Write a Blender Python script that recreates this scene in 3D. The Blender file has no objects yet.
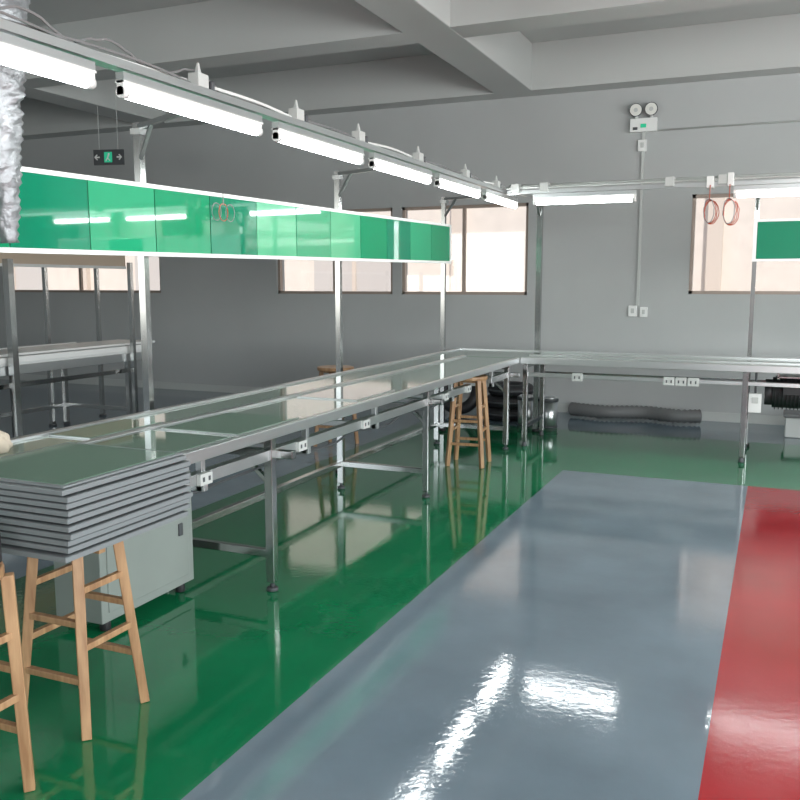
import bpy, bmesh, math, random
from mathutils import Vector, Matrix, noise
random.seed(4)
sc = bpy.context.scene
D = bpy.data

# ------------------------------------------------------------------ materials
def mat(name, col, rough=0.5, metal=0.0, emit=None, estr=0.0, bump=0.0, bscale=20.0,
        var=0.0, vscale=3.0, rvar=0.0, spec=0.5, coat=0.0):
    m = D.materials.new(name); m.use_nodes = True
    nt = m.node_tree; N = nt.nodes; L = nt.links
    b = N["Principled BSDF"]
    b.inputs["Base Color"].default_value = (*col, 1)
    b.inputs["Roughness"].default_value = rough
    b.inputs["Metallic"].default_value = metal
    b.inputs["Specular IOR Level"].default_value = spec
    b.inputs["Coat Weight"].default_value = coat
    b.inputs["Coat Roughness"].default_value = 0.05
    if emit:
        b.inputs["Emission Color"].default_value = (*emit, 1)
        b.inputs["Emission Strength"].default_value = estr
    tc = N.new("ShaderNodeTexCoord")
    if var > 0 or rvar > 0:
        n = N.new("ShaderNodeTexNoise"); n.inputs["Scale"].default_value = vscale
        n.inputs["Detail"].default_value = 6
        L.new(tc.outputs["Object"], n.inputs["Vector"])
        if var > 0:
            mr = N.new("ShaderNodeMapRange")
            mr.inputs[1].default_value = 0.3; mr.inputs[2].default_value = 0.7
            mr.inputs[3].default_value = 1 - var; mr.inputs[4].default_value = 1 + var
            L.new(n.outputs["Fac"], mr.inputs[0])
            mx = N.new("ShaderNodeVectorMath"); mx.operation = 'SCALE'
            mx.inputs[0].default_value = col
            L.new(mr.outputs[0], mx.inputs["Scale"])
            L.new(mx.outputs[0], b.inputs["Base Color"])
        if rvar > 0:
            mr2 = N.new("ShaderNodeMapRange")
            mr2.inputs[1].default_value = 0.3; mr2.inputs[2].default_value = 0.7
            mr2.inputs[3].default_value = max(0.0, rough - rvar); mr2.inputs[4].default_value = rough + rvar
            L.new(n.outputs["Fac"], mr2.inputs[0]); L.new(mr2.outputs[0], b.inputs["Roughness"])
    if bump > 0:
        n2 = N.new("ShaderNodeTexNoise"); n2.inputs["Scale"].default_value = bscale
        n2.inputs["Detail"].default_value = 4
        L.new(tc.outputs["Object"], n2.inputs["Vector"])
        bp = N.new("ShaderNodeBump"); bp.inputs["Strength"].default_value = bump
        bp.inputs["Distance"].default_value = 0.01
        L.new(n2.outputs["Fac"], bp.inputs["Height"]); L.new(bp.outputs[0], b.inputs["Normal"])
    return m

def wood_mat(name, c1, c2):
    m = D.materials.new(name); m.use_nodes = True
    nt = m.node_tree; N = nt.nodes; L = nt.links; b = N["Principled BSDF"]
    tc = N.new("ShaderNodeTexCoord"); mp = N.new("ShaderNodeMapping")
    mp.inputs["Scale"].default_value = (25, 25, 2.5)
    n = N.new("ShaderNodeTexNoise"); n.inputs["Scale"].default_value = 2.0; n.inputs["Detail"].default_value = 5
    r = N.new("ShaderNodeValToRGB")
    r.color_ramp.elements[0].position = .3; r.color_ramp.elements[0].color = (*c1, 1)
    r.color_ramp.elements[1].position = .7; r.color_ramp.elements[1].color = (*c2, 1)
    L.new(tc.outputs["Object"], mp.inputs[0]); L.new(mp.outputs[0], n.inputs["Vector"])
    L.new(n.outputs["Fac"], r.inputs[0]); L.new(r.outputs[0], b.inputs["Base Color"])
    b.inputs["Roughness"].default_value = .4
    return m

FB = dict(rough=.07, rvar=.04, var=.14, vscale=1.8, bump=.05, bscale=30.0, spec=1.0)
m_grey = mat("epoxy_grey", (.155, .21, .25), **FB)
FG = dict(FB); FG.update(rough=.055, bump=.035)
m_green = mat("epoxy_green", (.005, .175, .066), **FG)
FR = dict(FB); FR.update(rough=.15, rvar=.05, spec=.4)
m_red = mat("epoxy_red", (.34, .014, .02), **FR)
m_wall = mat("wall_paint", (.42, .435, .43), rough=.6, var=.06, vscale=.6, bump=.05, bscale=60)
m_ceil = mat("ceiling_paint", (.48, .495, .48), rough=.8, var=.04, vscale=.5)
m_steel = mat("stainless_steel", (.43, .44, .435), rough=.18, metal=1.0)
m_alu = mat("aluminium", (.55, .57, .57), rough=.32, metal=.9)
m_aluw = mat("aluminium_white", (.72, .74, .73), rough=.35, metal=.2)
m_belt = mat("belt_pvc", (.20, .275, .225), rough=.07, spec=1.0, var=.08, vscale=1.2)
m_shelf = mat("shelf_laminate", (.25, .315, .27), rough=.06, spec=1.0, var=.08, vscale=1.5)
m_glassg = mat("panel_glass_green", (.12, .21, .15), rough=.04, spec=1.0, var=.1, vscale=1.2)
m_glassd = mat("panel_glass_dark", (.16, .20, .20), rough=.05, spec=.9)
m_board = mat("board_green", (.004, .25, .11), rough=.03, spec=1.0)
m_boardrefl = mat("board_green_light", (.07, .40, .21), rough=.04, spec=1.0)  # window reflection painted in as a lighter green
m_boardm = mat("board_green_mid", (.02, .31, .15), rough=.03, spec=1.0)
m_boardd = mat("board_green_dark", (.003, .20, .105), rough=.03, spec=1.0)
m_seam = mat("board_seam", (.01, .07, .04), rough=.5)
m_beige = mat("board_beige_back", (.62, .50, .38), rough=.5)
m_white = mat("white_plastic", (.78, .79, .77), rough=.4)
m_pale = mat("pale_grey_plastic", (.5, .52, .5), rough=.45)
m_cab = mat("cabinet_paint", (.24, .27, .25), rough=.45, var=.04)
m_black = mat("black_rubber", (.015, .015, .017), rough=.5)
m_dark = mat("dark_grey", (.06, .065, .07), rough=.5)
m_tray = mat("tray_grey", (.12, .135, .14), rough=.45)
m_tray2 = mat("tray_grey_edge", (.18, .20, .205), rough=.5)
m_wood = wood_mat("stool_wood", (.25, .13, .06), (.44, .27, .14))
m_tube = mat("lamp_glow", (1, 1, 1), emit=(.96, 1.0, 1.0), estr=28)
m_foil = mat("duct_foil", (.26, .27, .28), rough=.45, metal=.7, bump=.8, bscale=30)
m_hose = mat("hose_grey", (.14, .145, .145), rough=.5)
m_frame = mat("window_frame", (.33, .27, .23), rough=.4, metal=.3)
m_copper = mat("wire_red_copper", (.42, .07, .03), rough=.4)
m_wire = mat("wire_grey", (.2, .2, .2), rough=.5)
m_blue = mat("blue_plastic", (.02, .10, .28), rough=.4)
m_signg = mat("sign_green", (.01, .3, .15), rough=.4, emit=(.05, .9, .5), estr=.3)
m_lens = mat("lens_glass", (.75, .75, .7), rough=.1)
m_cloth = mat("cloth_beige", (.52, .45, .36), rough=.9)
m_fac = mat("facade_plaster", (.82, .75, .68), rough=.8, var=.05)
m_fac2 = mat("facade_trim", (.72, .63, .55), rough=.8)
m_facw = mat("facade_window_glass", (.62, .59, .57), rough=.3)
m_ground = mat("outside_paving", (.5, .45, .4), rough=.9)

def glass():
    m = D.materials.new("window_glass"); m.use_nodes = True
    nt = m.node_tree; N = nt.nodes; L = nt.links; N.clear()
    o = N.new("ShaderNodeOutputMaterial"); t = N.new("ShaderNodeBsdfTransparent")
    g = N.new("ShaderNodeBsdfGlossy"); g.inputs["Roughness"].default_value = .03
    t.inputs["Color"].default_value = (.97, .96, .95, 1)
    mx = N.new("ShaderNodeMixShader"); mx.inputs[0].default_value = .06
    L.new(t.outputs[0], mx.inputs[1]); L.new(g.outputs[0], mx.inputs[2]); L.new(mx.outputs[0], o.inputs[0])
    return m
m_glass = glass()

# ------------------------------------------------------------------ mesh builder
class MB:
    def __init__(s, name):
        s.name = name; s.bm = bmesh.new(); s.mats = []
    def mi(s, m):
        if m not in s.mats: s.mats.append(m)
        return s.mats.index(m)
    def box(s, x0, x1, y0, y1, z0, z1, m):
        v = [s.bm.verts.new((x, y, z)) for z in (z0, z1) for x, y in ((x0, y0), (x1, y0), (x1, y1), (x0, y1))]
        k = s.mi(m)
        for f in ((3, 2, 1, 0), (4, 5, 6, 7), (0, 1, 5, 4), (1, 2, 6, 5), (2, 3, 7, 6), (3, 0, 4, 7)):
            fc = s.bm.faces.new([v[i] for i in f]); fc.material_index = k
        return s
    def quad(s, pts, m):
        fc = s.bm.faces.new([s.bm.verts.new(p) for p in pts]); fc.material_index = s.mi(m)
    def cyl(s, p0, p1, r, m, seg=12, r2=None, smooth=True, rot=0.0):
        r2 = r if r2 is None else r2
        p0 = Vector(p0); p1 = Vector(p1); d = p1 - p0
        q = d.to_track_quat('Z', 'Y').to_matrix()
        a = []; b = []
        for i in range(seg):
            t = 2 * math.pi * i / seg + rot
            o = Vector((math.cos(t), math.sin(t), 0))
            a.append(s.bm.verts.new(p0 + q @ (o * r))); b.append(s.bm.verts.new(p1 + q @ (o * r2)))
        k = s.mi(m)
        for i in range(seg):
            j = (i + 1) % seg
            f = s.bm.faces.new((a[i], a[j], b[j], b[i])); f.material_index = k; f.smooth = smooth and seg > 6
        f = s.bm.faces.new(a[::-1]); f.material_index = k
        f = s.bm.faces.new(b); f.material_index = k
        return s
    def bar(s, p0, p1, w, m, w2=None):
        w2 = w if w2 is None else w2
        return s.cyl(p0, p1, w * .7071, m, seg=4, r2=w2 * .7071, smooth=False, rot=math.pi / 4)
    def path(s, pts, r, m, seg=8, cyclic=False):
        for i in range(len(pts) - 1): s.cyl(pts[i], pts[i + 1], r, m, seg)
        return s
    def torus(s, c, R, r, m, seg=36, ss=14, M=None):
        k = s.mi(m); G = []; c = Vector(c); M = M or Matrix.Identity(3)
        for i in range(seg):
            a = 2 * math.pi * i / seg
            G.append([s.bm.verts.new(c + M @ Vector(((R + r * math.cos(2 * math.pi * j / ss)) * math.cos(a),
                                      (R + r * math.cos(2 * math.pi * j / ss)) * math.sin(a),
                                      r * math.sin(2 * math.pi * j / ss)))) for j in range(ss)])
        for i in range(seg):
            for j in range(ss):
                f = s.bm.faces.new((G[i][j], G[(i + 1) % seg][j], G[(i + 1) % seg][(j + 1) % ss], G[i][(j + 1) % ss]))
                f.material_index = k; f.smooth = True
        return s
    def rings(s, pts, rad, m, seg=20, wob=0.0, cap=True):
        prev = None; k = s.mi(m); n = len(pts)
        P = [Vector(p) for p in pts]
        for i in range(n):
            d = (P[min(i + 1, n - 1)] - P[max(i - 1, 0)]).normalized()
            q = d.to_track_quat('Z', 'Y').to_matrix(); cur = []
            for j in range(seg):
                t = 2 * math.pi * j / seg
                rr = rad[i]
                o = Vector((math.cos(t), math.sin(t), 0))
                if wob: rr *= 1 + wob * noise.noise(Vector((o.x * 2.2, o.y * 2.2, i * .35)))
                cur.append(s.bm.verts.new(P[i] + q @ (o * rr)))
            if prev:
                for j in range(seg):
                    l = (j + 1) % seg
                    f = s.bm.faces.new((prev[j], prev[l], cur[l], cur[j])); f.material_index = k; f.smooth = True
            elif cap:
                f = s.bm.faces.new(cur[::-1]); f.material_index = k
            prev = cur
        if cap:
            f = s.bm.faces.new(prev); f.material_index = k
        return s
    def done(s, parent=None, bevel=0.0, loc=None, rotz=0.0):
        me = D.meshes.new(s.name); s.bm.normal_update(); s.bm.to_mesh(me); s.bm.free()
        for m in s.mats: me.materials.append(m)
        ob = D.objects.new(s.name, me); sc.collection.objects.link(ob)
        if parent: ob.parent = parent
        if loc: ob.location = loc
        ob.rotation_euler[2] = rotz
        if bevel:
            md = ob.modifiers.new("bevel", 'BEVEL'); md.width = bevel; md.segments = 2
            md.limit_method = 'ANGLE'
        return ob

def empty(name, loc=(0, 0, 0), rotz=0.0):
    e = D.objects.new(name, None); e.empty_display_size = .1
    sc.collection.objects.link(e); e.location = loc; e.rotation_euler[2] = rotz
    return e

# ------------------------------------------------------------------ room shell
XL, XR, YF, YB, ZC = -12.0, 4.5, -3.5, 10.0, 4.1
f = MB("floor")
def fq(x0, x1, y0, y1, m): f.quad([(x0, y0, 0), (x1, y0, 0), (x1, y1, 0), (x0, y1, 0)], m)
fq(XL, -3.5, YF, YB, m_grey); fq(-3.5, XR, 8.8, YB, m_grey)
fq(-3.5, -1.53, YF, 6.85, m_green); fq(-3.5, XR, 6.85, 8.8, m_green)
fq(-1.53, -.14, YF, 6.85, m_grey); fq(-.14, XR, YF, 6.85, m_red)
f.done()
MB("ceiling").box(XL, XR, YF, YB, ZC, ZC + .15, m_ceil).done()
for x0, x1 in ((-3.05, -2.62), (1.9, 2.33), (-8.0, -7.57)):
    MB("ceiling_beam").box(x0, x1, YF, YB - .3, 3.6, ZC - .002, m_ceil).done(bevel=.01)
for y0, y1 in ((7.1, 7.45), (YB - .3, YB - .002), (1.5, 1.85)):
    MB("ceiling_crossbeam").box(XL + .01, XR - .01, y0, y1, 3.602, ZC - .001, m_ceil).done()

def wall_with_holes(name, holes, axis, pos, th, a0, a1, m):
    w = MB(name)
    def bx(lo, hi, z0, z1):
        if hi - lo < 1e-4 or z1 - z0 < 1e-4: return
        if axis == 'y': w.box(lo, hi, min(pos, pos + th), max(pos, pos + th), z0, z1, m)
        else: w.box(min(pos, pos + th), max(pos, pos + th), lo, hi, z0, z1, m)
    c = a0
    for lo, hi, z0, z1 in holes:
        bx(c, lo, 0, ZC); bx(lo, hi, 0, z0); bx(lo, hi, z1, ZC); c = hi
    bx(c, a1, 0, ZC)
    return w.done()
back_holes = [(-11.0, -8.0, 1.36, 2.42), (-6.1, -4.43, 1.36, 2.42), (-4.31, -2.71, 1.36, 2.42), (-.91, 1.6, 1.38, 2.44), (2.2, 4.0, 1.38, 2.44)]
wall_with_holes("wall_back", back_holes, 'y', YB, .2, XL, XR, m_wall)
front_fill_holes = [(-10.5, -6.5, 1.0, 2.9), (1.0, 4.2, 1.0, 2.9)]  # openings out of view behind the camera, added to hold fill lights
wall_with_holes("wall_front", front_fill_holes, 'y', YF, -.2, XL, XR, m_wall)
right_fill_holes = [(-2.9, .5, 1.0, 2.9), (1.4, 4.8, 1.0, 2.9), (5.6, 8.2, 1.0, 2.9)]  # unseen right-hand openings, likewise added for fill lights
wall_with_holes("wall_right", right_fill_holes, 'x', XR, .2, YF, YB, m_wall)
wall_with_holes("wall_left", [], 'x', XL, -.2, YF, YB, m_wall)
MB("baseboard_back").box(XL, XR, YB - .012, YB - .001, 0.001, .1, m_pale).done()

wn = 1
for lo, hi, z0, z1 in back_holes:
    w = MB(f"window_{wn}"); wn += 1
    ya, yb = YB + .03, YB + .09; t = .035
    w.box(lo, hi, ya, yb, z0, z0 + t, m_frame).box(lo, hi, ya, yb, z1 - t, z1, m_frame)
    w.box(lo, lo + t, ya, yb, z0, z1, m_frame).box(hi - t, hi, ya, yb, z0, z1, m_frame)
    mid = (lo + hi) / 2
    w.box(mid - .02, mid + .02, ya + .01, yb - .01, z0, z1, m_frame)
    w.box(lo, hi, YB + .055, YB + .061, z0, z1, m_glass)
    w.done()
for lo, hi, z0, z1 in front_fill_holes:
    w = MB(f"window_{wn}"); wn += 1; t = .04  # frames for the added front openings
    w.box(lo, hi, YF - .1, YF - .04, z0, z0 + t, m_frame).box(lo, hi, YF - .1, YF - .04, z1 - t, z1, m_frame)
    for c in (lo + .02, (lo + hi) / 2, hi - .02): w.box(c - .02, c + .02, YF - .1, YF - .04, z0, z1, m_frame)
    w.done()
for lo, hi, z0, z1 in right_fill_holes:
    w = MB(f"window_{wn}"); wn += 1; t = .04  # frames for the added right-hand openings
    w.box(XR + .04, XR + .1, lo, hi, z0, z0 + t, m_frame).box(XR + .04, XR + .1, lo, hi, z1 - t, z1, m_frame)
    for c in (lo + .02, (lo + hi) / 2, hi - .02): w.box(XR + .04, XR + .1, c - .02, c + .02, z0, z1, m_frame)
    w.done()

# outside building facade opposite the back windows
fa = MB("neighbour_building_facade")
fa.box(-30, 12, 19, 19.3, -1, 9, m_fac)
for x in (-27, -21.5, -16, -10.5, -5, .5, 6):
    fa.box(x, x + 2.2, 18.96, 18.999, .4, 2.35, m_facw); fa.box(x - .1, x + 2.3, 18.9, 18.999, .3, .4, m_fac2)
    fa.box(x + 1.05, x + 1.15, 18.93, 18.96, .4, 2.35, m_fac2)
    fa.box(x + 3.6, x + 3.9, 18.85, 18.999, -1, 9, m_fac2)
fa.done()
MB("outside_ground").box(-30, 12, 10.2, 19, -1.1, -1.0, m_ground).done()

# ------------------------------------------------------------------ lamps
def tube_lamp(loc, L, along, lit=True, name="fluorescent_lamp"):
    o = MB(name)
    o.box(-.018, .018, -L / 2, L / 2, .04, .07, m_alu)
    o.box(-.022, .022, -L / 2, L / 2, .032, .04, m_white)
    o.cyl((0, -L / 2 + .03, 0), (0, L / 2 - .03, 0), .021, m_tube if lit else m_white, 14)
    for s in (-1, 1):
        o.cyl((0, s * (L / 2 - .03), 0), (0, s * L / 2, 0), .021, m_white, 14)
        o.box(-.015, .015, s * (L / 2 - .012) - .012, s * (L / 2 - .012) + .012, -.01, .04, m_white)
    return o.done(loc=loc, rotz=0 if along == 'y' else math.pi / 2)

LX, LZ = -2.24, 2.19
RY0, RY1 = 1.1, 7.8
rail = empty("overhead_lamp_rail")
r = MB("rail_profile")
r.box(LX - .018, LX + .018, RY0, RY1, LZ + .08, LZ + .11, m_alu)
r.box(LX - .055, LX - .033, RY0, RY1, LZ + .085, LZ + .105, m_alu)
r.done(rail)
r = MB("rail_junction_boxes")
for y in (3.1, 3.9, 4.6, 5.5, 6.45, 7.25):
    r.box(LX - .036, LX + .018, y - .036, y + .036, LZ + .105, LZ + .165, m_pale)
    r.bar((LX - .01, y, LZ + .155), (LX - .01, y, LZ + .21), .026, m_pale, w2=.010)
    r.cyl((LX, y + .08, LZ + .11), (LX, y + .08, LZ + .15), .013, m_dark, 10)
r.done(rail, bevel=.004)
r = MB("rail_cables")
for ph, rr in ((0, .005), (2, .007), (4, .0045)):
    pts = []
    y = RY0
    while y < RY1:
        pts.append((LX - .03 + .018 * math.sin(y * 5 + ph), y, LZ + .125 + .016 * math.sin(y * 3.1 + ph * 2)))
        y += .11
    r.path(pts, rr, m_wire if ph != 2 else m_white, 6)
for y0 in (1.7, 2.05, 2.45, 2.95):
    pts = [(LX - .05, y0 + .36 * t / 10, LZ + .135 + .05 * math.sin(math.pi * t / 10) + random.uniform(-.005, .005)) for t in range(11)]
    r.path(pts, .005, m_wire, 6)
r.done(rail)
for k in range(6):
    tube_lamp((LX, 1.54 + 1.072 * k + .465, LZ), .93, 'y')

# transverse rail
TY = 7.42
rail2 = empty("overhead_lamp_rail")
r = MB("rail_profile")
r.box(-2.2, 3.2, TY - .018, TY + .018, LZ + .065, LZ + .095, m_alu)
r.cyl((-2.2, TY - .03, LZ + .115), (3.2, TY - .03, LZ + .115), .011, m_pale, 8)
r.cyl((-2.2, TY + .045, LZ + .14), (3.2, TY + .045, LZ + .14), .009, m_pale, 8)
r.done(rail2)
r = MB("rail_junction_boxes")
for x in (-2.12, -1.87, -.85, -.45, .84):
    r.box(x - .036, x + .036, TY - .05, TY + .03, LZ + .075, LZ + .15, m_pale)
r.box(-.57, -.515, TY - .06, TY + .03, LZ + .05, LZ + .14, m_white)
r.box(-.415, -.37, TY - .06, TY + .03, LZ + .06, LZ + .16, m_white)
r.done(rail2, bevel=.004)
tube_lamp((-1.54, TY, LZ - .01), .86, 'x')
tube_lamp((.06, TY, LZ - .01), .86, 'x'); tube_lamp((1.1, TY, LZ - .01), .86, 'x')
for x, s in ((-.54, .07), (-.395, .075)):
    o = MB("hanging_wire_coil")
    for k in range(4):
        pts = []
        for i in range(25):
            t = 2 * math.pi * i / 24
            pts.append((x + s * (.8 + .1 * k) * math.sin(t) * .7 + random.uniform(-.003, .003) + .006 * k,
                        TY - .09 + .012 * k, LZ - .06 - s * (1 + .05 * k) + s * 1.3 * math.cos(t)))
        o.path(pts, .0032, m_wire if k == 0 else m_copper, 5)
    o.cyl((x, TY - .075, LZ - .05), (x, TY - .062, LZ + .07), .004, m_copper, 5)
    o.done()

# ceiling fixtures (visible one and others over the room)
for (x, y) in ((-1.1, 6.2), (-6, 5), (1.0, 3.0), (-6, 0), (1, -1), (-9.5, 6.5)):
    o = MB("ceiling_strip_light")
    o.box(-.65, .65, -.05, .05, 0, .04, m_white)
    o.cyl((-.6, 0, -.03), (.6, 0, -.03), .016, m_white, 10)
    o.box(-.63, -.6, -.02, .02, -.05, 0, m_white); o.box(.6, .63, -.02, .02, -.05, 0, m_white)
    for s in (-.4, .4): o.cyl((s, 0, .04), (s, 0, ZC - 3.52), .008, m_pale, 6)
    o.done(loc=(x, y, 3.52))

# ------------------------------------------------------------------ posts + green boards
def post_with_arm(x, y, ax, ay, name="lamp_support_post", z0=.0, ztop=2.34, w=.02, za=None):
    o = MB(name)
    za = LZ + .095 if za is None else za
    o.box(x - w, x + w, y - w, y + w, z0 + .03, ztop, m_steel)
    o.bar((x, y, ztop - .02), (ax, ay, za), .024, m_alu)
    dx, dy = (ax - x), (ay - y); l = math.hypot(dx, dy); dx /= l; dy /= l
    o.bar((x, y, ztop - .20), (x + dx * .2, y + dy * .2, ztop - .03), .018, m_alu)
    o.box(x - w - .01, x + w + .01, y - w - .01, y + w + .01, ztop - .06, ztop - .03, m_alu)
    o.cyl((x, y, 0.001), (x, y, .03), .04, m_black, 12)
    return o.done()
for x, y in ((-3.165, 3.82), (-3.125, 6.03), (-3.085, 8.22), (-3.2, 1.9)): post_with_arm(x, y, LX - .02, y - .55)
for x in (-.22, 1.75): post_with_arm(x, 8.54, x, TY + .02, w=.018)
post_with_arm(-2.2, 8.56, -2.18, TY + .02, w=.026)

def board(name, axis, pos, a0, a1, z0, z1, n, mset, th=.03, back=m_white, origin=(0, 0, 0)):
    e = empty(name, origin)
    O = Vector(origin)
    o = MB("frame"); p = MB("panels")
    def bx(M, lo, hi, d0, d1, za, zb, m):
        if axis == 'y': M.box(pos + d0 - O.x, pos + d1 - O.x, lo - O.y, hi - O.y, za - O.z, zb - O.z, m)
        else: M.box(lo - O.x, hi - O.x, pos - d1 - O.y, pos - d0 - O.y, za - O.z, zb - O.z, m)
    bx(o, a0, a1, -th, 0, z0, z1, back)
    bx(o, a0 + .02, a1 - .02, 0, .003, z0 + .02, z1 - .02, m_seam)
    bx(o, a0, a1, 0, .014, z1 - .022, z1, m_white); bx(o, a0, a1, 0, .014, z0, z0 + .022, m_white)
    bx(o, a0, a0 + .03, 0, .0145, z0, z1, m_white); bx(o, a1 - .03, a1, 0, .0145, z0, z1, m_white)
    w = (a1 - a0 - .06) / n
    for i in range(n):
        bx(p, a0 + .03 + w * i + .004, a0 + .03 + w * (i + 1) - .004, .003, .008 + .0006 * (i % 2), z0 + .022, z1 - .022, mset[i % len(mset)])
    o.done(e); p.done(e)
    return e
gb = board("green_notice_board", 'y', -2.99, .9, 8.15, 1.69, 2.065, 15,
      [m_board, m_board, m_board, m_board, m_boardd, m_boardm, m_board, m_boardd, m_boardrefl, m_boardm, m_boardrefl, m_board, m_boardd, m_boardm, m_board],  # lighter panels have reflections painted into their green
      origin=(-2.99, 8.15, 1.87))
gb.rotation_euler = (.0112, 0, -.019)
board("green_notice_board", 'x', 8.49, -.24, 2.6, 1.69, 2.06, 5, [m_boardd, m_board, m_board])
# coil of cable hanging on the board face (left of the second post)
o = MB("hanging_wire_coil")
for k in range(3):
    pts = [(-3.02 + .006 * k, 4.30 + .06 * k + .045 * math.sin(2 * math.pi * i / 16), 1.91 + .05 * math.cos(2 * math.pi * i / 16)) for i in range(17)]
    o.path(pts, .0026, m_copper if k == 1 else m_wire, 5)
o.cyl((-3.014, 4.36, 1.95), (-3.014, 4.36, 2.02), .003, m_wire, 5)
o.done()

# ------------------------------------------------------------------ benches
TZ = .82
line = empty("assembly_line_conveyor")
o = MB("belt_bed")
o.box(-3.03, -2.99, 1.0, 8.52, TZ - .10, TZ + .012, m_alu)
o.box(-2.70, -2.66, 1.0, 7.72, TZ - .10, TZ + .010, m_alu)
o.box(-2.99, -2.70, 1.0, 7.72, TZ - .02, TZ, m_belt)
o.box(-2.99, -2.70, 1.0, 7.72, TZ - .10, TZ - .08, m_alu)
o.cyl((-2.98, 1.0, TZ - .05), (-2.71, 1.0, TZ - .05), .045, m_steel, 16)
o.done(line, bevel=.003)
o = MB("side_shelf")
o.box(-2.66, -2.17, 2.62, 7.72, TZ - .022, TZ - .002, m_shelf)
o.box(-2.17, -2.14, 2.62, 7.72, TZ - .045, TZ + .006, m_alu)
o.box(-2.66, -2.14, 2.60, 2.62, TZ - .04, TZ + .004, m_alu)
o.box(-2.66, -2.24, 2.62, 7.72, TZ - .05, TZ - .03, m_alu)
o.done(line, bevel=.003)
o = MB("corner_bed")
o.box(-2.99, -2.145, 7.721, 8.50, TZ - .02, TZ, m_belt)
o.box(-2.99, -2.145, 8.501, 8.53, TZ - .06, TZ + .01, m_alu)
o.done(line)
o = MB("leg_frames")
for y in (3.53, 5.57, 7.52):
    for x in (-2.21, -2.88):
        o.box(x - .022, x + .022, y - .022, y + .022, .045, TZ - .045, m_steel)
        o.cyl((x, y, .02), (x, y, .06), .012, m_dark, 8)
        o.cyl((x, y, .001), (x, y, .02), .028, m_dark, 14)
    o.box(-2.88, -2.21, y - .018, y + .018, .17, .21, m_steel)
    o.box(-2.90, -2.19, y - .02, y + .02, TZ - .085, TZ - .045, m_steel)
    o.box(-2.90, -2.10, y + .022, y + .06, TZ - .16, TZ - .12, m_steel)
    o.bar((-2.23, y + .04, TZ - .30), (-2.42, y + .04, TZ - .13), .025, m_steel)
o.box(-2.90, -2.86, 3.53, 7.52, .17, .21, m_steel)
o.done(line, bevel=.003)
o = MB("cable_rails")
for a, b in ((2.75, 6.52), (7.04, 7.6)):
    o.box(-2.25, -2.20, a, b, TZ - .165, TZ - .115, m_alu)
o.box(-2.62, -2.58, 2.75, 7.6, TZ - .15, TZ - .11, m_alu)
o.box(-2.9, -2.86, 2.75, 7.6, TZ - .2, TZ - .16, m_alu)
for y in (3.0, 3.9, 4.75, 6.1, 7.1):
    o.box(-2.62, -2.2, y - .015, y + .015, TZ - .2, TZ - .165, m_alu)
    o.box(-2.24, -2.21, y - .015, y + .015, TZ - .2, TZ - .04, m_alu)
pts = [(-2.3 + .02 * math.sin(i * 1.1), 2.8 + i * .12, TZ - .20 - .03 * abs(math.sin(i * .42))) for i in range(31)]
o.path(pts, .007, m_dark, 6)
o.done(line, bevel=.002)
o = MB("power_sockets")
for y in (2.98, 3.80, 4.55, 5.9, 6.4):
    o.box(-2.2, -2.18, y - .042, y + .042, TZ - .165, TZ - .115, m_pale)
    for d in (-.02, .02): o.box(-2.18, -2.178, y + d - .007, y + d + .007, TZ - .15, TZ - .13, m_dark)
o.done(line, bevel=.004)
for k, (x0, x1, y0, y1, mm) in enumerate([
    (-2.64, -2.19, 2.66, 3.18, m_glassg), (-2.63, -2.2, 3.25, 3.8, m_glassg),
    (-2.62, -2.22, 4.5, 5.05, m_glassd), (-2.97, -2.73, 2.9, 3.4, m_glassg)]):
    zt = TZ - .0015 if x0 > -2.7 else TZ + .0005
    o = MB("display_panel")
    o.box(x0, x1, y0, y1, zt, zt + .006, m_alu)
    o.box(x0 + .008, x1 - .008, y0 + .008, y1 - .008, zt + .006, zt + .0075, mm)
    o.done()

bench = empty("transverse_work_bench")
o = MB("bench_top")
o.box(-2.14, 3.2, 7.74, 8.46, TZ - .02, TZ, m_shelf)
o.box(-2.135, 3.2, 7.70, 7.74, TZ - .05, TZ + .008, m_alu)
o.box(-2.135, 3.2, 8.46, 8.50, TZ - .05, TZ + .015, m_alu)
o.box(-2.135, 3.2, 8.0, 8.03, TZ - .005, TZ + .012, m_alu)
o.done(bench, bevel=.003)
o = MB("bench_legs")
for x in (-2.1, -.22, 1.75, 3.1):
    for y in (7.76, 8.40):
        o.box(x - .022, x + .022, y - .022, y + .022, .045, TZ - .02, m_steel)
        o.cyl((x, y, .001), (x, y, .05), .028, m_dark, 12, r2=.014)
    o.box(x - .018, x + .018, 7.76, 8.40, .17, .21, m_steel)
    o.box(x - .02, x + .02, 7.76, 8.44, TZ - .09, TZ - .05, m_steel)
o.box(-2.12, -.2, 7.76, 7.80, TZ - .17, TZ - .135, m_alu)
o.box(-.2, 3.1, 7.76, 7.80, TZ - .17, TZ - .135, m_alu)
o.box(-2.12, 3.1, 8.38, 8.42, TZ - .22, TZ - .18, m_steel)
o.done(bench, bevel=.003)
o = MB("power_sockets")
for x in (-1.62, -.83, -.73, -.63, 1.0):
    o.box(x - .045, x + .045, 7.725, 7.76, TZ - .19, TZ - .12, m_pale)
    for d in (-.02, .02): o.box(x + d - .006, x + d + .006, 7.722, 7.725, TZ - .17, TZ - .145, m_dark)
o.done(bench, bevel=.003)

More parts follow.
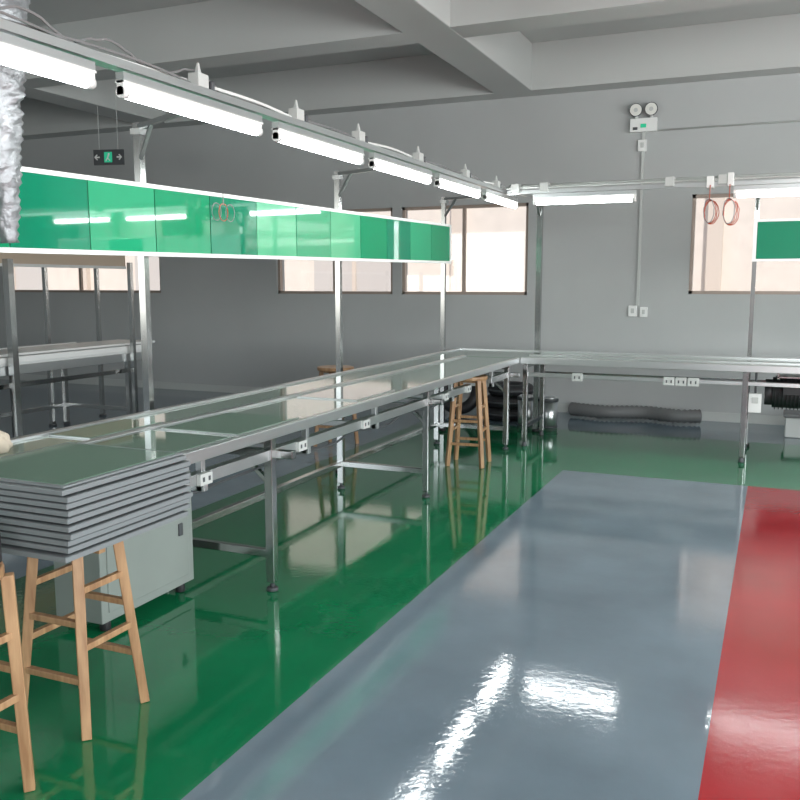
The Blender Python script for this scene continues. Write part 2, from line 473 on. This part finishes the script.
# motor under the transverse bench
mo = MB("conveyor_drive_motor")
cx, cy, cz = .17, 8.0, .58
mo.cyl((cx - .18, cy, cz), (cx + .12, cy, cz), .13, m_black, 28)
for i in range(9): mo.cyl((cx - .16 + .03 * i, cy, cz), (cx - .152 + .03 * i, cy, cz), .145, m_black, 28)
mo.cyl((cx + .12, cy, cz), (cx + .17, cy, cz), .145, m_dark, 28)
mo.cyl((cx - .24, cy, cz), (cx - .18, cy, cz), .11, m_black, 24)
mo.box(cx - .1, cx + .05, cy - .19, cy - .11, cz, cz + .1, m_black)
mo.box(cx + .17, cx + .45, cy - .14, cy + .14, cz - .15, cz + .12, m_dark)
mo.box(cx - .15, cx + .45, cy - .12, cy + .12, cz + .13, cz + .15, m_steel)
for sx in (-.14, .42): mo.box(cx + sx - .01, cx + sx + .01, cy - .12, cy + .12, cz + .12, TZ - .021, m_steel)
mo.done(bevel=.004)
cb = MB("motor_switch_box")
cb.box(-.19, -.09, 7.82, 7.90, .42, .58, m_white); cb.box(-.165, -.115, 7.815, 7.82, .50, .55, m_pale)
cb.cyl((-.14, 7.86, .58), (-.14, 7.88, .799), .010, m_dark, 8)
cb.done(bevel=.006)

# cabinet under the line
c = MB("drive_cabinet")
c.box(-2.84, -2.58, 2.76, 3.40, .05, .60, m_cab)
c.box(-2.582, -2.574, 2.80, 3.36, .09, .56, m_cab)
c.box(-2.575, -2.565, 3.28, 3.31, .30, .36, m_dark)
for x in (-2.80, -2.62):
    for y in (2.82, 3.34): c.cyl((x, y, .001), (x, y, .06), .025, m_black, 10)
c.box(-2.82, -2.64, 2.82, 2.86, .60, TZ - .101, m_alu); c.box(-2.82, -2.64, 3.3, 3.34, .60, TZ - .101, m_alu)
c.done(bevel=.006)

# ------------------------------------------------------------------ stools
def stool(cx, cy, h, foot=.145, top=.095, r=.15, rotz=0.0, name="wooden_stool"):
    e = empty(name, (cx, cy, 0), rotz)
    s = MB("seat")
    s.cyl((0, 0, h - .032), (0, 0, h), r, m_wood, 36)
    s.done(e, bevel=.006)
    l = MB("legs")
    C = [(-1, -1), (1, -1), (1, 1), (-1, 1)]
    for a, b in C:
        l.bar((a * foot, b * foot, .001), (a * top, b * top, h - .03), .032, m_wood, w2=.036)
    l.done(e, bevel=.003)
    g = MB("rungs")
    def at(c, z):
        t = z / (h - .03); k = foot + (top - foot) * t
        return Vector((c[0] * k, c[1] * k, z))
    for i, zz in enumerate((.19, .30, .19, .30)):
        for dz in (0, .19):
            z = zz + dz
            if z < h - .12: g.bar(at(C[i], z), at(C[(i + 1) % 4], z), .022, m_wood)
    g.box(-top - .02, top + .02, -.015, .015, h - .06, h - .032, m_wood)
    g.done(e, bevel=.002)
    return e
stool(-2.175, 2.22, .652)
stool(-2.105, 1.655, .70, foot=.128, top=.11)
stool(-2.31, 6.78, .745, rotz=.1)
stool(-3.72, 7.1, .735, r=.17)
o = MB("black_tool_pouch"); o.box(-2.17, -2.01, 1.63, 1.77, .701, .80, m_black); o.box(-2.15, -2.03, 1.65, 1.75, .80, .82, m_dark); o.done(bevel=.015)

# tray stack
st = empty("stack_of_panel_trays")
z = .655
for i in range(10):
    h = .0205
    ox, oy = random.uniform(-.012, .012), random.uniform(-.012, .012)
    t = MB(f"tray_{i+1}")
    x0, x1, y0, y1 = -2.50 + ox, -1.935 + ox, 1.94 + oy, 2.54 + oy
    t.box(x0 + .012, x1 - .012, y0 + .012, y1 - .012, z, z + .005, m_black)
    t.box(x0, x1, y0, y1, z + .005, z + h, m_tray2)
    if i < 9:
        t.box(x0 + .004, x1 - .004, y0 + .004, y1 - .004, z + h, z + h + .0015, m_tray)
    t.done(st, bevel=.004)
    z += h + .0025
t = MB("top_panel")
t.box(-2.49, -1.95, 1.95, 2.53, z, z + .006, m_tray2)
t.box(-2.47, -1.97, 1.97, 2.51, z + .006, z + .008, m_glassg)
t.done(st)

# ------------------------------------------------------------------ wall equipment
e = empty("emergency_light")
o = MB("body"); o.box(-1.58, -1.30, 9.93, 9.998, 3.12, 3.26, m_white)
o.box(-1.47, -1.41, 9.925, 9.93, 3.16, 3.20, m_signg); o.box(-1.55, -1.50, 9.925, 9.93, 3.14, 3.17, m_dark); o.done(e, bevel=.01)
o = MB("lamp_heads")
for x in (-1.52, -1.36):
    o.cyl((x, 9.96, 3.26), (x, 9.94, 3.32), .02, m_white, 10)
    o.cyl((x, 9.98, 3.36), (x, 9.90, 3.345), .055, m_dark, 20, r2=.07)
    o.cyl((x, 9.90, 3.345), (x, 9.893, 3.344), .062, m_lens, 20)
    o.cyl((x, 9.894, 3.344), (x, 9.889, 3.343), .022, m_pale, 14)
o.done(e)
o = MB("wall_conduit")
o.box(-1.455, -1.425, 9.975, 9.998, 1.25, 3.12, m_pale)
o.cyl((-1.30, 9.985, 3.13), (4.2, 9.985, 3.13), .008, m_pale, 8)
o.done()
for x, zz, w, h in ((-1.45, 2.98, .045, .06), (-1.49, 1.19, .045, .06), (-1.37, 1.18, .04, .055)):
    o = MB("wall_switch"); o.box(x - w, x + w, 9.965, 9.999, zz - h, zz + h, m_white)
    o.box(x - w * .4, x + w * .4, 9.96, 9.965, zz - h * .4, zz + h * .5, m_pale); o.done(bevel=.004)

# exit sign
o = MB("exit_sign")
o.box(-.19, .19, -.015, .015, -.09, .09, m_dark)
for s in (-1, 1):
    o.box(s * .14 - .03, s * .14 + .03, -.022, -.018, -.008, .008, m_white)
    a = s * .17
    o.bar((a, -.02, 0), (a - s * .03, -.02, .03), .012, m_white); o.bar((a, -.02, 0), (a - s * .03, -.02, -.03), .012, m_white)
o.box(-.05, .05, -.022, -.018, -.06, .06, m_signg)
o.cyl((0.01, -.024, .035), (.01, -.022, .035), .012, m_white, 10)
o.bar((.01, -.023, .025), (-.005, -.023, -.01), .016, m_white)
o.bar((-.005, -.023, -.01), (-.03, -.023, -.045), .01, m_white); o.bar((-.005, -.023, -.01), (.025, -.023, -.04), .01, m_white)
for s in (-.12, .12): o.cyl((s, 0, .09), (s, 0, ZC - 3.0), .004, m_pale, 6)
o.done(loc=(-7.5, 8.5, 3.0), rotz=.25)

# ------------------------------------------------------------------ floor clutter by the wall
def corr(pts, r, amp, step):
    P = [Vector(p) for p in pts]; out = []; rad = []
    def cr(a, b, c, d, t):
        return .5 * ((2 * b) + (c - a) * t + (2 * a - 5 * b + 4 * c - d) * t * t + (3 * b - a - 3 * c + d) * t ** 3)
    k = 0
    for i in range(len(P) - 1):
        a = P[max(i - 1, 0)]; b = P[i]; c = P[i + 1]; d = P[min(i + 2, len(P) - 1)]
        n = max(2, int((c - b).length / step))
        for j in range(n):
            out.append(cr(a, b, c, d, j / n)); rad.append(r + (amp if k % 2 else -amp)); k += 1
    return out, rad
o = MB("flexible_exhaust_hose")
p, rr = corr([(-2.1, 9.72, .09), (-1.7, 9.62, .09), (-1.3, 9.74, .09), (-.95, 9.62, .09), (-.7, 9.7, .09)], .07, .008, .025)
o.rings(p, rr, m_hose, 16)
o.done()
# flat stack plus a tyre standing against it
o = MB("rubber_tyre_stack")
for i in range(3):
    o.torus((-2.72 + .02 * i, 9.3, .071 + .13 * i), .21 - .01 * i, .068, m_black)
    o.torus((-2.72 + .02 * i, 9.3, .071 + .13 * i), .266 - .01 * i, .014, m_dark, ss=8)
o.done()
o = MB("rubber_tyre")
M = Matrix.Rotation(math.radians(72), 3, 'X')
o.torus((-3.3, 9.35, .265), .20, .066, m_black, M=M); o.torus((-3.3, 9.35, .265), .15, .02, m_dark, M=M, ss=8)
o.done()
for x, y in ((-2.10, 8.72), (-2.36, 8.75)):
    o = MB("metal_bin")
    o.cyl((x, y, .001), (x, y, .30), .078, m_alu, 28, r2=.084)
    o.cyl((x, y, .30), (x, y, .33), .088, m_dark, 28)
    o.cyl((x, y, .33), (x, y, .35), .088, m_alu, 28, r2=.055)
    o.cyl((x, y, .03), (x, y, .045), .084, m_dark, 28)
    o.done()
o = MB("grey_storage_box")
o.box(.12, .55, 9.2, 9.5, .001, .20, m_pale); o.box(.10, .57, 9.18, 9.52, .20, .235, m_hose)
o.done(bevel=.01)

def lump(name, loc, s, m):
    me = D.meshes.new(name); bm = bmesh.new()
    bmesh.ops.create_icosphere(bm, subdivisions=4, radius=1)
    for v in bm.verts:
        n = noise.noise(v.co * 1.7 + Vector(loc)) * .35 + noise.noise(v.co * 5) * .12
        v.co *= 1 + n; v.co.z = max(v.co.z, -.62)
        v.co = Vector((v.co.x * s[0], v.co.y * s[1], (v.co.z + .62) * s[2]))
    for f_ in bm.faces: f_.smooth = True
    bm.to_mesh(me); bm.free(); me.materials.append(m)
    ob = D.objects.new(name, me); sc.collection.objects.link(ob); ob.location = loc

# ------------------------------------------------------------------ second line at the left
l2 = empty("rear_work_bench")
o = MB("bench_top")
o.box(-6.95, -6.0, 1.0, 7.2, TZ - .04, TZ, m_aluw)
for x in (-6.95, -6.62, -6.3, -6.03): o.box(x, x + .03, 1.0, 7.22, TZ, TZ + .05, m_white)
o.box(-6.02, -5.98, 1.0, 7.22, TZ - .10, TZ - .02, m_alu)
o.box(-6.6, -6.1, 3.5, 7.5, TZ + .05, TZ + .07, m_white)
o.done(l2, bevel=.003)
o = MB("bench_legs")
for y in (3.6, 5.3, 7.0):
    for x in (-6.05, -6.9):
        o.box(x - .022, x + .022, y - .022, y + .022, .03, TZ - .04, m_steel); o.cyl((x, y, .001), (x, y, .03), .035, m_dark, 10)
    o.box(-6.9, -6.05, y - .018, y + .018, .2, .24, m_steel)
o.box(-6.07, -6.03, 1.2, 7.0, TZ - .22, TZ - .18, m_steel); o.box(-6.92, -6.88, 1.2, 7.0, .2, .24, m_steel)
o.done(l2)
for x, y in ((-7.0, 6.9), (-7.0, 7.65), (-5.93, 5.45), (-5.93, 6.95)):
    o = MB("lamp_support_post"); w_ = .03 if y < 6 else .02
    o.box(x - w_, x + w_, y - w_, y + w_, .02, 1.98 if x < -6.5 else 1.7, m_steel); o.cyl((x, y, .001), (x, y, .02), .04, m_dark, 10)
    o.done()
o = MB("beige_notice_board"); o.box(-6.96, -6.93, 1.0, 8.05, 1.66, 2.02, m_beige); o.box(-6.93, -6.92, 1.0, 8.05, 1.66, 1.69, m_white); o.box(-6.93, -6.92, 1.0, 8.05, 1.99, 2.02, m_white); o.done()

# foil duct hanging over the line
o = MB("foil_exhaust_duct")
pts = []; rad = []
n = 120
for i in range(n):
    t = i / (n - 1)
    pts.append((-2.76 + .015 * math.sin(t * 5), 2.55 + .02 * math.sin(t * 7), 3.585 - t * 1.93))
    base = .118 if t < .62 else .118 - (t - .62) / .38 * .085
    rad.append(base + (.004 if i % 2 else -.004))
o.rings(pts, rad, m_foil, 28, wob=.22)
o.done()

lump("beige_cloth_bundle", (-2.87, 2.5, TZ + .001), (.05, .08, .06), m_cloth)

# ------------------------------------------------------------------ light
w = D.worlds.new("sky"); sc.world = w; w.use_nodes = True
nt = w.node_tree; bg = nt.nodes["Background"]
sky = nt.nodes.new("ShaderNodeTexSky"); sky.sky_type = 'NISHITA'; sky.sun_disc = False
sky.sun_elevation = math.radians(45); sky.sun_rotation = math.radians(200)
nt.links.new(sky.outputs[0], bg.inputs[0]); bg.inputs[1].default_value = .16
sun = D.lights.new("sun", 'SUN'); sun.energy = 4.0; sun.angle = .02; sun.color = (1, .95, .89)
so = D.objects.new("sun", sun); sc.collection.objects.link(so)
so.rotation_euler = Vector((-.35, .62, -.7)).to_track_quat('-Z', 'Y').to_euler()

def area(name, loc, dirv, sx, sy, p, col):
    a = D.lights.new(name, 'AREA'); a.shape = 'RECTANGLE'; a.size = sx; a.size_y = sy; a.energy = p; a.color = col
    ob = D.objects.new(name, a); sc.collection.objects.link(ob); ob.location = loc
    ob.rotation_euler = Vector(dirv).to_track_quat('-Z', 'Y').to_euler()
for (lo, hi, z0, z1), p in zip(front_fill_holes, (90, 265)):  # area lamps added in the invented front openings to brighten the room
    area("window_daylight", ((lo + hi) / 2, YF - .02, (z0 + z1) / 2), (0, 1, 0.02), hi - lo, z1 - z0, p, (.95, .99, 1))
for (lo, hi, z0, z1), p in zip(right_fill_holes, (260, 260, 125)):  # added fill lamps again, from the unseen right side
    area("window_daylight", (XR + .02, (lo + hi) / 2, (z0 + z1) / 2), (-1, 0, 0.02), hi - lo, z1 - z0, p, (.95, .99, 1))

# ------------------------------------------------------------------ camera
cam = D.cameras.new("camera"); co = D.objects.new("camera", cam); sc.collection.objects.link(co)
cam.sensor_width = 36; cam.lens = 870 / 800 * 36; cam.clip_start = .05
co.location = (0, 0, 1.5); co.rotation_euler = (math.radians(90 - 7.66), 0, math.radians(23.4))
sc.camera = co
sc.view_settings.view_transform = 'Standard'
